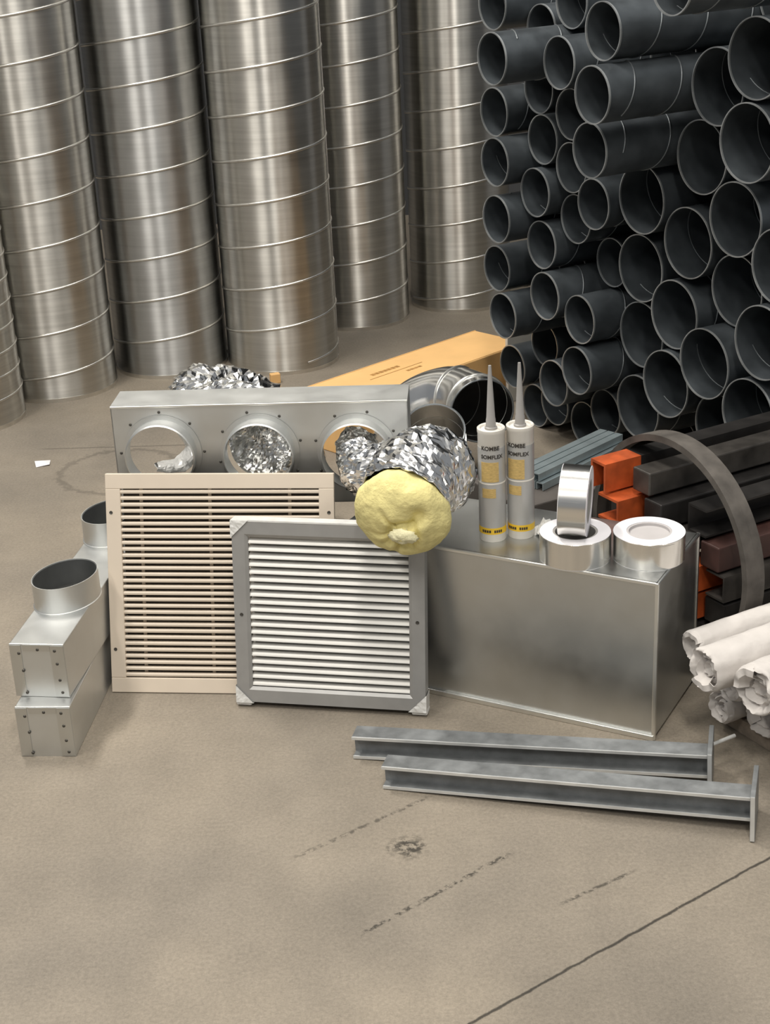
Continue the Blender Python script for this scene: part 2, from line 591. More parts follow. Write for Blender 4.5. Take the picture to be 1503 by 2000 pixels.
COLUMNS = [
    ([0, 1, 2, 3, 4, 5, 6, 7], 'narrow grey pipe in the leftmost column of the pile'),
    ([10, 12, 13, 14, 15, 16, 17], 'narrow grey pipe in the second column from the left'),
    ([9, 11, 23, 24, 26, 27], 'narrow pipe set back in shadow between the left columns'),
    ([19, 20, 21, 22, 25, 28, 29], 'narrow pipe jutting out in the third column from the left'),
    ([30, 31], 'narrow recessed pipe squeezed against the wide pipes'),
    ([18, 32], 'narrow dark pipe low down near the floor behind the strips'),
    ([34, 35, 36, 37, 38, 39], 'wide grey pipe in the leftmost column of wide pipes'),
    ([42, 43, 44, 45, 40], 'wide grey pipe in the middle diagonal of wide pipes'),
    ([41, 55], 'wide pipe set back at the upper right corner'),
    ([51, 46, 47, 56], 'wide pipe in the diagonal next to the right edge'),
    ([48, 49, 50, 54, 52, 53, 57], 'wide grey pipe at the right edge of the photo')]
PL = {}
for idx, base in COLUMNS:
    idx = sorted(idx, key=lambda i: -PIPES[i][1])
    for n_, i in enumerate(idx):
        PL[i] = '%s, %s from the top' % (base, ORD[n_]) if n_ else '%s, topmost' % base
PL[8] = 'narrow pipe lying on the floor at the bottom left of the pile'
PL[58] = 'added wide pipe darkening the gap on the floor behind the ring'  # this pipe and the next two are added to darken the floor gaps
PL[59] = 'added narrow pipe darkening the gap on the floor below the wide pipes'
PL[60] = 'added narrow pipe darkening the gap on the floor at the far right'
PL[33] = 'narrow pipe at the very top of the pile above wide pipes'
PIPE_ME = {}
for r in (0.060, 0.076, 0.080):
    ln = 1.5
    w = 0.0018
    body = lathe('pipe_body', [(r, 0.0), (r, ln), (r - w, ln), (r - w, 0.0)], 'pipe', 56, True, 'X')
    rim = lathe('pipe_rim', [(r - w - 0.0002, -0.001), (r + 0.0006, -0.001), (r + 0.0006, 0.003), (r - w - 0.0002, 0.003)],
                'pipe_rim', 56, True, 'X')
    seam = helix_me('pipe_seam', r, 0.0017, 0.125, 0.045, ln - 0.02, 'pipe_seam', 'X', 40, 0, 5, -1)
    iseam = helix_me('pipe_inner_seam', r - w, 0.0014, 0.125, 0.045, 0.6, 'pipe_seam', 'X', 40, 0, 5, -1)
    PIPE_ME[r] = (body, rim, seam, iseam)
rnd = random.Random(3)
for i, (u, z, s, r) in enumerate(PIPES):
    sp = rnd.uniform(0, 6.28)
    t = thing('spiral_pipe', PL[i], 'pipe', su(s, u, z), (sp, R_(rnd.uniform(-0.5, 0.5)) * 0, AZ), 'pipes stacked on their side')
    for nm, me in zip(('body', 'rim', 'seam', 'inner_seam'), PIPE_ME[r]):
        place(nm, me, t)

# ------------------------------------------------------------------ large worn drum with steel bars inside
DS, DU, DZ, DRAD = 1.79, -2.125, 0.228, 0.227
t = thing('drum_ring', 'large worn grey sheet metal ring lying on its side around the steel bars', 'drum', su(DS, DU, DZ), (0, 0, AZ))
place('shell', lathe('drum_shell', [(DRAD, 0.0), (DRAD, 0.04), (DRAD - 0.004, 0.04), (DRAD - 0.004, 0.0)], 'drum', 72, True, 'X'), t)
place('rim', lathe('drum_rim', [(DRAD - 0.012, -0.003), (DRAD + 0.001, -0.003), (DRAD + 0.001, 0.02), (DRAD - 0.012, 0.02)], 'drum', 72, True, 'X'), t)


def c_channel_me(name, w, h, ln, th, mat):
    """C section, open towards -U side, axis along local X"""
    pr = [(-w / 2, -h / 2), (w / 2, -h / 2), (w / 2, h / 2), (-w / 2, h / 2), (-w / 2, h / 2 - th), (w / 2 - th, h / 2 - th),
          (w / 2 - th, -h / 2 + th), (-w / 2, -h / 2 + th)]
    v = [(0, a, b) for a, b in pr] + [(ln, a, b) for a, b in pr]
    k = len(pr)
    f = [(i, (i + 1) % k, k + (i + 1) % k, k + i) for i in range(k)]
    f += [(0, 1, 6, 7), (1, 2, 5, 6), (2, 3, 4, 5)]
    f += [tuple(k + a for a in q) for q in ((0, 7, 6, 1), (1, 6, 5, 2), (2, 5, 4, 3))]
    return mk(name, v, f, mat)


def bar(s, u, z, w, h, ln, mat, label, chan=True, flip=0):
    t = thing('steel_bar', label, 'steel bar', su(s, u, z), (0, 0, AZ), 'steel bars stacked inside the ring')
    if chan:
        main = 'black_steel' if mat == 'orange' else mat  # orange turns black past the tip, shade painted into the colour
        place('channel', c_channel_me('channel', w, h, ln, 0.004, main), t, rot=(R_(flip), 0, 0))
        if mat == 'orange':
            place('lit_end', c_channel_me('lit_end', w + 0.0012, h + 0.0012, 0.085, 0.0052, mat), t, (-0.0006, 0, 0), (R_(flip), 0, 0))
    else:
        box('bar_body', (ln, w, h), mat, t, (ln / 2, 0, 0), 0.003)
    return t


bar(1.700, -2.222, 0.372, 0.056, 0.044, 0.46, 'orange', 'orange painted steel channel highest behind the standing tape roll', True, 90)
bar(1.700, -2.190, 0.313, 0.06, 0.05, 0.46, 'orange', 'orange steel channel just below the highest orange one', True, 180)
bar(1.745, -2.150, 0.372, 0.05, 0.046, 0.42, 'grey_steel', 'scuffed grey steel bar beside the highest orange channel', False)
bar(1.745, -2.115, 0.318, 0.05, 0.05, 0.42, 'black_steel', 'black steel bar in the middle of the ring', False)
bar(1.73, -2.155, 0.262, 0.06, 0.044, 0.42, 'red_brown', 'dark red steel bar behind the lying tape rolls', False)
bar(1.745, -2.085, 0.268, 0.055, 0.04, 0.42, 'grey_steel', 'long grey steel channel running towards the right tape roll', True, 0)
bar(1.785, -2.035, 0.322, 0.05, 0.055, 0.40, 'black_steel', 'black channel with open side below the ring top', True, 0)
bar(1.785, -1.998, 0.262, 0.05, 0.05, 0.39, 'red_brown', 'flat dark red bar right of the large box corner', False)
bar(1.790, -1.985, 0.206, 0.05, 0.052, 0.39, 'grey_steel', 'grey brown channel end sticking out right of the large box', True, 180)
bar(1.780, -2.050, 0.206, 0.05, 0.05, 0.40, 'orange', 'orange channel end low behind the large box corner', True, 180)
bar(1.795, -1.99, 0.148, 0.055, 0.05, 0.39, 'black_steel', 'black bar below the grey brown channel', False)
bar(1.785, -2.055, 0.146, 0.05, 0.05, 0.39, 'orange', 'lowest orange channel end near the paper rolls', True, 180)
bar(1.795, -2.035, 0.086, 0.07, 0.05, 0.39, 'black_steel', 'black bar near the bottom of the ring', False)
bar(1.795, -2.125, 0.086, 0.07, 0.05, 0.39, 'red_brown', 'dark red bar near the bottom of the ring', False)
bar(1.795, -2.125, 0.039, 0.06, 0.040, 0.39, 'black_steel', 'wide black bar lying at the very bottom of the ring', False)

# ------------------------------------------------------------------ paper wrapped rolls


def paper_roll(s, u, z, r, ln, label, seed, az=0.0):
    t = thing('paper_roll', label, 'paper roll', su(s, u, z), (0, 0, AZ + az), 'paper wrapped rolls at the right')
    n = 48
    v, f = [], []
    st = [(0.55, 0.03), (0.5, 0.16), (0.25, 0.30), (0.38, 0.44), (0.10, 0.58), (0.22, 0.70), (0.02, 0.82), (-0.08, 0.91), (0.0, 0.985), (0.15, 1.01)]
    st = [(a * r, q) for a, q in st]
    n_end = len(st)
    st += [(0.25 * r + (ln - 0.25 * r) * k / 46, 1.0) for k in range(47)]
    for k, (x, q) in enumerate(st):
        for i in range(n):
            a = 2 * math.pi * i / n
            ca, sa = math.cos(a), math.sin(a)
            w = noise.noise(Vector((x * 9 + seed, ca * 1.3, sa * 1.3)))
            w2 = noise.noise(Vector((x * 30, ca * 2.6 + seed, sa * 2.6)))
            w3 = abs(noise.noise(Vector((x * 55 + seed, ca * 4.5, sa * 4.5))))
            rr = r * q * (1 + 0.07 * w + 0.045 * w2 - 0.05 * w3)
            dx = 0.0
            if k < n_end:
                e = 1 if k < n_end - 2 else 0.4
                dx = r * e * (0.30 * noise.noise(Vector((seed, ca * 1.7 * q, sa * 1.7 * q))) + 0.30 * abs(noise.noise(Vector((ca * 3.4 * q, seed + 4, sa * 3.4 * q)))))
            v.append((x + dx, rr * ca, rr * sa))
    for k in range(len(st) - 1):
        for i in range(n):
            j = (i + 1) % n
            f.append((k * n + i, k * n + j, (k + 1) * n + j, (k + 1) * n + i))
    f.append(tuple(range(n)))
    f.append(tuple((len(st) - 1) * n + i for i in range(n)))
    place('wrapper', mk('wrapper', v, f, 'paper', True, 70), t)
    # loose fold of paper hanging over the end
    fv, ff = [], []
    m = 12
    for i in range(m + 1):
        a = seed * 2.1 + 1.9 * i / m
        lift = 0.25 + 0.18 * math.sin(i * 1.1 + seed)
        ring = ((0.98, 0.05), (0.88, -0.12 - 0.2 * lift), (0.62, -0.10 - 0.3 * lift), (0.40, 0.16))
        for q, x in ring:
            fv.append((x * r, r * q * math.cos(a), r * q * math.sin(a)))
        for q, x in reversed(ring):
            fv.append((x * r + 0.0012, r * q * math.cos(a), r * q * math.sin(a)))
    for i in range(m):
        for k in range(8):
            q = (k + 1) % 8
            ff.append((i * 8 + k, i * 8 + q, (i + 1) * 8 + q, (i + 1) * 8 + k))
    ff.append(tuple(range(8)))
    ff.append(tuple(m * 8 + k for k in range(8)))
    place('end_flap', mk('end_flap', fv, ff, 'paper', True, 50), t)
    return t


box_t = thing('timber_bearer', 'low timber bearer in the dark under the paper rolls', 'timber', su(1.74, -1.74, 0), (0, 0, AZ))
box('beam', (0.055, 0.30, 0.03), 'timber', box_t, (0, 0, 0.015), 0.002)
bt2 = thing('timber_bearer', 'rear timber bearer under the far part of paper rolls', 'timber', su(2.02, -1.74, 0), (0, 0, AZ))
box('beam', (0.055, 0.30, 0.03), 'timber', bt2, (0, 0, 0.015), 0.002)
paper_roll(1.630, -1.858, 0.184, 0.029, 0.50, 'uppermost thin paper roll, nearest the steel bars', 0.3)
paper_roll(1.580, -1.768, 0.192, 0.040, 0.55, 'thick paper roll with folded round end just below the uppermost roll', 1.7)
paper_roll(1.600, -1.672, 0.191, 0.045, 0.50, 'thick paper roll with open folded end at the right photo edge', 2.9)
paper_roll(1.672, -1.828, 0.062, 0.031, 0.45, 'small crumpled paper roll sticking out lowest on the left', 4.1)
paper_roll(1.700, -1.750, 0.069, 0.038, 0.45, 'crumpled paper roll lowest at the right photo edge', 5.6)
paper_roll(1.672, -1.800, 0.116, 0.027, 0.45, 'paper roll in shadow between the thick and lowest rolls', 7.3)
paper_roll(1.69, -1.675, 0.089, 0.036, 0.45, 'paper roll beyond the right photo edge under the thick rolls', 8.1)

# ------------------------------------------------------------------ big plenum box
PB_ROT = math.atan2(-0.479, 0.878)             # its long axis points right and towards the viewer
PBL, PBD, PBH = 0.632, 0.232, 0.31
t = thing('plenum_box', 'large plain galvanised steel box carrying the sealant tubes and tape', 'box', (0.461, 2.412, 0), (0, 0, PB_ROT))
box('body', (PBL, PBD, PBH - 0.004), 'galv', t, (-PBL / 2, PBD / 2, PBH / 2 + 0.002), 0.002)
e = 0.007
for nm, sz, c in (('top_hem', (PBL, e, e), (-PBL / 2, 0.001, PBH - e / 2)), ('bottom_hem', (PBL, e + 0.004, e + 0.003), (-PBL / 2, -0.001, (e + 0.003) / 2)),
                  ('corner_hem', (e, e, PBH), (-0.001, 0.0, PBH / 2)), ('side_hem', (e, PBD, e), (-0.001, PBD / 2, PBH - e / 2)),
                  ('rear_corner_hem', (e, e, PBH), (-0.001, PBD, PBH / 2))):
    box(nm, sz, 'galv_edge' if nm != 'side_hem' else 'galv', t, c, 0.0015)

# added box under the manifold's left half, its dark colour stands for shade
t = thing('support_box', 'added box coloured dark for shade behind the beige grille under the manifold', 'box', (-0.47, 2.888, 0), (0, 0, R_(-4)))
box('body', (0.26, 0.10, 0.306), 'crate', t, (0.13, 0.05, 0.155), 0.002)
box('lid', (0.262, 0.104, 0.005), 'crate', t, (0.13, 0.05, 0.3095), 0.001)

# ------------------------------------------------------------------ manifold with three collars
MROT = math.atan2(-0.042, 0.572)
ML, MD, MH, MZ = 0.574, 0.094, 0.207, 0.316
t = thing('manifold_box', 'long galvanised manifold box with three round collars', 'manifold box', (-0.520, 2.866, MZ), (0, 0, MROT))
centers = [(0.094, 0.112), (0.285, 0.110), (0.473, 0.106)]
CR = 0.068


def holed_panel(x0, x1, z1, cx, cz, r, n=48):
    angs = [2 * math.pi * i / n for i in range(n)]
    for X in (x0, x1):
        for Z in (0, z1):
            angs.append(math.atan2(Z - cz, X - cx) % (2 * math.pi))
    angs = sorted(set(round(a, 6) for a in angs))
    inn, out = [], []
    for a in angs:
        c, s = math.cos(a), math.sin(a)
        ts = []
        if abs(c) > 1e-6:
            ts += [((x1 if c > 0 else x0) - cx) / c]
        if abs(s) > 1e-6:
            ts += [((z1 if s > 0 else 0) - cz) / s]
        k = min(q for q in ts if q > 0)
        inn.append((cx + r * c, cz + r * s))
        out.append((cx + k * c, cz + k * s))
    return inn, out


v, f = [], []
bounds = [0, 0.19, 0.38, ML]
for q in range(3):
    inn, out = holed_panel(bounds[q], bounds[q + 1], MH, centers[q][0], centers[q][1], CR)
    b = len(v)
    k = len(inn)
    for (a, c), (a2, c2) in zip(inn, out):
        v += [(a, 0, c), (a2, 0, c2), (a, 0.0015, c), (a2, 0.0015, c2)]
    for i in range(k):
        j = (i + 1) % k
        f.append((b + i * 4, b + j * 4, b + j * 4 + 1, b + i * 4 + 1))
        f.append((b + i * 4 + 2, b + i * 4 + 3, b + j * 4 + 3, b + j * 4 + 2))
        f.append((b + i * 4, b + i * 4 + 2, b + j * 4 + 2, b + j * 4))
        f.append((b + i * 4 + 1, b + j * 4 + 1, b + j * 4 + 3, b + i * 4 + 3))
place('front_panel', mk('front_panel', v, f, 'galv_soft'), t)
box('top_panel', (ML, MD, 0.002), 'galv_soft', t, (ML / 2, MD / 2, MH))
box('bottom_panel', (ML, MD, 0.002), 'galv_soft', t, (ML / 2, MD / 2, 0.001))
for x in (0.001, ML - 0.001):
    box('end_panel', (0.002, MD, MH), 'galv_soft', t, (x, MD / 2, MH / 2))
box('top_edge', (ML + 0.001, 0.004, 0.004), 'galv_edge', t, (ML / 2, 0.0, MH - 0.001), 0.001)
col_me = lathe('collar', [(CR, 0.0), (CR, -0.034), (CR - 0.0025, -0.036), (CR - 0.0025, 0.006)], 'galv_soft', 64)
flange_me = lathe('collar_flange', [(CR, -0.001), (CR + 0.009, -0.001), (CR + 0.009, -0.003), (CR, -0.0035)], 'galv_soft', 64, True)
rv = lathe('rivet', [(0.0, 0.0022), (0.0022, 0.0016), (0.003, 0.0)], 'rivet', 10)
for q, (cx, cz) in enumerate(centers):
    c = place('collar', col_me, t, (cx, 0, cz), (R_(-90), 0, 0))
    place('flange', flange_me, c)
    for k in range(8):
        a = 2 * math.pi * k / 8 + 0.25 * q
        if cz + (CR + 0.014) * math.sin(a) < MH - 0.006 and cz + (CR + 0.014) * math.sin(a) > 0.006:
            place('rivet', rv, t, (cx + (CR + 0.014) * math.cos(a), -0.0003, cz + (CR + 0.014) * math.sin(a)), (R_(90), 0, 0))
tM = t

# ------------------------------------------------------------------ foil hoses
h = hose('foil_hose', [(-0.237, 2.935, 0.425), (-0.245, 3.01, 0.428), (-0.30, 3.09, 0.425), (-0.385, 3.16, 0.405), (-0.385, 3.29, 0.395), (-0.28, 3.40, 0.33), (-0.20, 3.46, 0.18), (-0.18, 3.48, 0.02)],
         [0.056, 0.062, 0.064, 0.066, 0.068, 0.066, 0.06, 0.055], 'foil', 22, 48, 0.010, 42)
h = place('foil_hose', h)
tag(h, 'crumpled aluminium foil hose arching behind the manifold box', 'hose')
# crumpled foil inside the middle collar
v, f = [], []
n = 26
for i in range(n + 1):
    for j in range(n + 1):
        x = (i / n * 2 - 1)
        z = (j / n * 2 - 1)
        k = max(abs(x), abs(z)) / max(math.hypot(x, z), 1e-6)
        px, pz = x * k * 0.062, z * k * 0.062
        p = Vector((px, 0, pz))
        dy = 0.026 * noise.noise(p * 26) + 0.007 * noise.noise(p * 70 + Vector((3, 1, 0)))
        v.append((px, dy, pz))
for i in range(n):
    for j in range(n):
        a = i * (n + 1) + j
        f.append((a, a + 1, a + n + 2, a + n + 1))
wad_me = mk('foil_wad', v, f, 'foil')
wad = place('foil_wad', wad_me, None, (-0.2367, 2.880, MZ + 0.110), (R_(-12), 0, MROT))
md = wad.modifiers.new('thickness', 'SOLIDIFY')
md.thickness = 0.004
tag(wad, 'crumpled foil stuffed into the middle collar of the manifold', 'foil')
# loose film seen through the left collar
strip = hose('foil_strip', [(-0.460, 2.985, 0.352), (-0.415, 3.0, 0.350), (-0.385, 3.02, 0.38), (-0.415, 3.04, 0.42), (-0.425, 3.05, 0.46)],
             [0.022, 0.034, 0.026, 0.022, 0.014], 'film', 10, 18, 0.009, 60, squash=0.35)

# insulated hose leaving the right collar
t = thing('insulated_hose', 'foil covered flexible hose with yellow glass wool end on the large box', 'hose', (0, 0, 0))
HP = [(-0.049, 2.868, 0.423), (-0.047, 2.792, 0.421), (-0.018, 2.722, 0.416), (0.042, 2.716, 0.420), (0.083, 2.710, 0.422), (0.089, 2.688, 0.426),
      (0.079, 2.632, 0.450), (0.056, 2.565, 0.460), (0.033, 2.505, 0.440)]
HR = [0.036, 0.041, 0.052, 0.064, 0.076, 0.080, 0.082, 0.082, 0.081]
place('foil_jacket', hose('foil_jacket', HP, HR, 'foil', 18, 64, 0.0075, 46, 0.0012), t)
end_c = Vector((0.030, 2.492, 0.428))
end_d = Vector((-0.30, -0.88, -0.30)).normalized()
sx = end_d.cross(Vector((0, 0, 1))).normalized()
sy = sx.cross(end_d)
v, f = [], []
nr, na = 44, 72
for i in range(nr + 1):
    ph = (i / nr) * R_(122)
    for j in range(na):
        a = 2 * math.pi * j / na
        d = (math.cos(a) * sx + math.sin(a) * sy) * math.sin(ph)
        ax = math.cos(ph)
        r = 0.0845
        flat = 0.58 if ax > 0 else 0.8
        p = d * r + end_d * ax * r * flat
        X, Y = d.dot(sx), d.dot(sy)
        dep = 0.0
        # tuft and the creases running from it
        if ax > 0:
            q = math.hypot(X + 0.12, Y + 0.14)
            dep += 0.010 * math.exp(-(q / 0.20) ** 2)
            dep -= 0.013 * math.exp(-((q - 0.26) / 0.10) ** 2)
            ang = math.atan2(Y + 0.14, X + 0.12)
            fall = math.exp(-((q - 0.4) / 0.32) ** 2)
            for a0, w, am in ((-1.15, 0.10, 0.016), (-0.55, 0.16, 0.008), (-2.0, 0.16, 0.008), (2.3, 0.22, 0.012), (0.95, 0.12, 0.007), (-0.05, 0.12, 0.005)):
                da = (ang - a0 + math.pi) % (2 * math.pi) - math.pi
                dep -= am * math.exp(-(da / w) ** 2) * fall
            q2 = math.hypot(X + 0.42, Y - 0.3)
            dep -= 0.010 * math.exp(-(q2 / 0.22) ** 2)
        lump = 0.0045 * noise.noise(p * 28) + 0.0022 * noise.noise(p * 75)
        v.append(end_c + p * (1 + lump / r) + end_d * dep)
for i in range(nr):
    for j in range(na):
        k = (j + 1) % na
        f.append((i * na + j, i * na + k, (i + 1) * na + k, (i + 1) * na + j))
wool = place('wool_end', mk('wool_end', v, f, 'wool', True), t)
wool['label'] = 'fluffy yellow glass wool end of the hose'
tc_ = end_c + end_d * 0.048 - sx * 0.012 - sy * 0.008
v, f = [], []
for i in range(13):
    ph = math.pi * i / 12
    for j in range(20):
        a = 2 * math.pi * j / 20
        p = (math.cos(a) * sx * 0.026 + math.sin(a) * sy * 0.014) * math.sin(ph) + end_d * math.cos(ph) * 0.010
        v.append(tc_ + p * (1 + 0.35 * noise.noise(p * 160)))
for i in range(12):
    for j in range(20):
        k = (j + 1) % 20
        f.append((i * 20 + j, i * 20 + k, (i + 1) * 20 + k, (i + 1) * 20 + j))
place('wool_tuft', mk('wool_tuft', v, f, 'wool_light', True), wool)

# ------------------------------------------------------------------ beige grille


def lean_root(name, label, cat, bl, rotz, lean):
    """local X along the bottom edge, local Z up the face, local -Y to the viewer"""
    return thing(name, label, cat, (bl[0], bl[1], 0), (R_(-lean), 0, rotz))


GW, GH = 0.443, 0.427
t = lean_root('return_grille', 'beige slatted return air grille leaning against the manifold box', 'grille', (-0.547, 2.687), math.atan2(-0.055, 0.442), 16.2)
fw, th = 0.029, 0.012
for nm, sz, c in (('frame_top', (GW, th, fw), (GW / 2, 0, GH - fw / 2)), ('frame_bottom', (GW, th, fw), (GW / 2, 0, fw / 2)),
                  ('frame_left', (fw, th, GH - 2 * fw), (fw / 2, 0, GH / 2)), ('frame_right', (fw, th, GH - 2 * fw), (GW - fw / 2, 0, GH / 2))):
    box(nm, sz, 'beige', t, c, 0.0012)
ns = 30
pitch = (GH - 2 * fw) / ns
# blade: upright rounded nose with a thin leaf running back and up
pr = [(-0.0037, -0.0033), (-0.0048, -0.0012), (-0.0048, 0.0014), (-0.0038, 0.0031), (-0.0024, 0.0034), (0.0065, 0.0034), (0.0065, 0.0029),
      (-0.0016, 0.0028), (-0.0024, 0.0016), (-0.0027, -0.0028)]
vv, ff = [], []
wl = GW - 2 * fw + 0.002
for x in (0, wl):
    for (y, z) in pr:
        vv.append((x, y, z))
k = len(pr)
ff = [(i, (i + 1) % k, k + (i + 1) % k, k + i) for i in range(k)] + [tuple(range(k)), tuple(range(k, 2 * k))]
slat_me = mk('grille_slat', vv, ff, 'beige', True, 50)
rs = random.Random(5)
for i in range(ns):
    place('slat', slat_me, t, (fw - 0.001, 0.0, fw + pitch * (i + 0.5)), (R_(rs.uniform(-2.5, 2.5)), 0, 0))
box('shade_panel', (GW - 2 * fw, 0.0015, GH - 2 * fw), 'shade_brown', t, (GW / 2, 0.0172, GH / 2))  # dark sheet standing for the shade between the slats
for x in (0.065, 0.20, 0.355):
    box('rear_bar', (0.006, 0.004, GH - 2 * fw + 0.01), 'beige', t, (x, 0.0135, GH / 2))
hole = lathe('screw_hole', [(0.0, -0.0002), (0.0026, -0.0002), (0.0034, -0.0006), (0.0034, 0.0)], 'rivet', 12)
for x in (0.010, GW - 0.010):
    for z in (0.085, 0.352):
        place('screw_hole', hole, t, (x, -th / 2 - 0.0001, z), (R_(-90), 0, 0))

# ------------------------------------------------------------------ aluminium grille
SW, SH = 0.362, 0.358
t = lean_root('aluminium_grille', 'satin aluminium louvre grille leaning in front of the beige one', 'grille', (-0.294, 2.617), math.atan2(-0.075, 0.354), 9.4)
fw, th = 0.030, 0.030


def frame_side(name, L_, mat, parent, loc, rot):
    """mitred frame profile with a bevelled inner lip"""
    prof = [(-th / 2, 0.0), (th / 2, 0.0), (th / 2, 0.006), (-th / 2 + 0.010, fw), (-th / 2 + 0.004, fw), (-th / 2, fw - 0.006)]
    vv = []
    for (y, z) in prof:
        vv.append((z, y, z))
    for (y, z) in prof:
        vv.append((L_ - z, y, z))
    k = len(prof)
    ff = [(i, (i + 1) % k, k + (i + 1) % k, k + i) for i in range(k)]
    ff += [tuple(range(k)), tuple(range(k, 2 * k))]
    return place(name, mk(name, vv, ff, mat), parent, loc, rot)


z0 = 0.010
frame_side('frame_bottom', SW, 'alu_frame', t, (0, 0, z0), (0, 0, 0))
frame_side('frame_top', SW, 'alu_frame', t, (SW, 0, z0 + SH - 0.006), (0, R_(180), 0))
frame_side('frame_left', SH - 0.006, 'alu_frame', t, (0, 0, z0 + SH - 0.006), (0, R_(90), 0))
frame_side('frame_right', SH - 0.006, 'alu_frame', t, (SW, 0, z0), (0, R_(-90), 0))
hh = SH - 0.006
box('top_strip', (SW - 0.02, 0.031, 0.003), 'film', t, (SW / 2, 0.0, z0 + hh + 0.0012))
ns = 20
pitch = (hh - 2 * fw) / ns
vv, ff = [], []
wl = SW - 2 * fw
pr = [(-0.0105, -0.0052), (-0.009, -0.0005), (-0.004, 0.0030), (0.004, 0.0052), (0.012, 0.0064), (0.012, 0.0050), (0.004, 0.0036), (-0.004, 0.0012), (-0.0085, -0.0030)]
for x in (0, wl):
    for (y, z) in pr:
        vv.append((x, y, z))
k = len(pr)
ff = [(i, (i + 1) % k, k + (i + 1) % k, k + i) for i in range(k)] + [tuple(range(k)), tuple(range(k, 2 * k))]
slat2 = mk('louvre_slat', vv, ff, 'alu_slat', True, 60)
for i in range(ns):
    place('slat', slat2, t, (fw, 0, z0 + fw + pitch * (i + 0.5)))
box('shade_panel', (wl, 0.002, hh - 2 * fw), 'shade', t, (SW / 2, th / 2 - 0.001, z0 + hh / 2))  # black sheet that paints the shade behind the louvres
for x in (0.014, SW - 0.014):
    place('screw_hole', hole, t, (x, -th / 2 - 0.0003, z0 + hh / 2 - 0.004), (R_(-90), 0, 0), )


def corner_guard(cx, cz, dx, dz):
    """crumpled film cap over a frame corner"""
    vv, ff = [], []
    L_ = 0.034
    n = 8
    for layer, y in enumerate((-th / 2 - 0.002, th / 2 + 0.002)):
        for i in range(n + 1):
            for j in range(n + 1):
                a, b = i / n * L_, j / n * L_
                if a + b > L_:
                    q = L_ / (a + b)
                    a, b = a * q, b * q
                w = 0.0022 * noise.noise(Vector((a * 120 + cx * 50, b * 120, cz * 30 + layer)))
                vv.append((cx + dx * (a - 0.002), y + (w if layer else -abs(w)), cz + dz * (b - 0.002)))
    m = (n + 1) ** 2
    for L0 in (0, m):
        for i in range(n):
            for j in range(n):
                a = L0 + i * (n + 1) + j
                ff.append((a, a + 1, a + n + 2, a + n + 1))
    for i in range(n):
        a, b = i * (n + 1), (i + 1) * (n + 1)
        ff.append((a, b, b + m, a + m))
        ff.append((i, i + 1, i + 1 + m, i + m))
    return place('corner_film', mk('corner_film', vv, ff, 'film'), t)


corner_guard(0, z0, 1, 1)
corner_guard(SW, z0, -1, 1)
corner_guard(0, z0 + hh, 1, -1)
corner_guard(SW, z0 + hh, -1, -1)
for x in (0.012, SW - 0.012):
    box('foot_film', (0.03, 0.03, 0.011), 'film', t, (x, 0.002, 0.0065), 0.003)

# ------------------------------------------------------------------ connectors with oval spigots


def oval(name, a, b, prof, mat, n=56):
    vv, ff = [], []
    k = len(prof)
    for i in range(n):
        g = 2 * math.pi * i / n
        for (o, z) in prof:
            vv.append(((a + o) * math.cos(g), (b + o) * math.sin(g), z))
    for i in range(n):
        j = (i + 1) % n
        for q in range(k):
            p = (q + 1) % k
            ff.append((i * k + q, j * k + q, j * k + p, i * k + p))
    return mk(name, vv, ff, mat, True, 40)


def connector(loc, label, ln, spigots, hgt, rot):
    t = thing('duct_connector', label, 'duct connector', loc, (0, 0, R_(rot)))
    w = 0.101
    box('body', (w, ln, hgt), 'galv_soft', t, (w / 2, ln / 2, hgt / 2), 0.0015)
    cap = box('end_cap', (w, 0.0018, hgt), 'galv_soft', t, (w / 2, -0.001, hgt / 2))
    for x in (0.011, w - 0.013):
        box('end_flap', (0.021 if x < 0.05 else 0.025, 0.0016, hgt - 0.004), 'galv', cap, (x, -0.0026, hgt / 2))
    box('end_flap', (w - 0.05, 0.0016, 0.012), 'galv', cap, (w / 2, -0.0026, hgt - 0.007))
    for (x, z) in ((0.017, hgt - 0.018), (0.021, hgt * 0.5), (0.022, 0.008), (w - 0.017, hgt - 0.012), (w - 0.015, hgt - 0.038), (w - 0.014, hgt * 0.33), (w - 0.012, 0.01), (w * 0.52, hgt - 0.010)):
        place('rivet', rv, cap, (x, -0.0034, z), (R_(90), 0, 0))
    for y in spigots:
        sp = place('spigot', oval('spigot', 0.056, 0.072, [(0, 0), (0, 0.053), (-0.0015, 0.053), (-0.0015, 0.001)], 'galv_soft'), t, (w / 2, y, hgt), (0, 0, R_(-18)))
        place('base_flange', oval('base_flange', 0.056, 0.072, [(0, 0), (0.002, 0), (0.002, 0.002), (0, 0.003)], 'galv_soft'), sp)
        place('shaded_inside', oval('shaded_inside', 0.0542, 0.0702, [(0, 0.001), (0, 0.0515), (-0.0008, 0.0515), (-0.0008, 0.001)], 'galv_shaded'), sp)  # darker copy of the sheet, inner shade put into its colour
        place('opening_shade', oval('opening_shade', 0.0545, 0.0705, [(-0.0545, 0.0008), (-0.001, 0.0008), (-0.001, 0.0018), (-0.0545, 0.0018)], 'shade'), sp)  # black disc painting the shade at the bottom of the spigot
    box('top_edge', (w, 0.003, 0.003), 'galv_edge', t, (w / 2, 0.0, hgt - 0.001), 0.0008)
    return t


connector((-0.680, 2.462, 0), 'plain galvanised steel duct connector lowest in the stack at left', 0.50, [], 0.102, -5.2)
connector((-0.684, 2.503, 0.1026), 'galvanised duct connector with two oval spigots on top of another', 0.60, [0.183, 0.488], 0.106, -8.4)

# ------------------------------------------------------------------ galvanised H beams with end plates


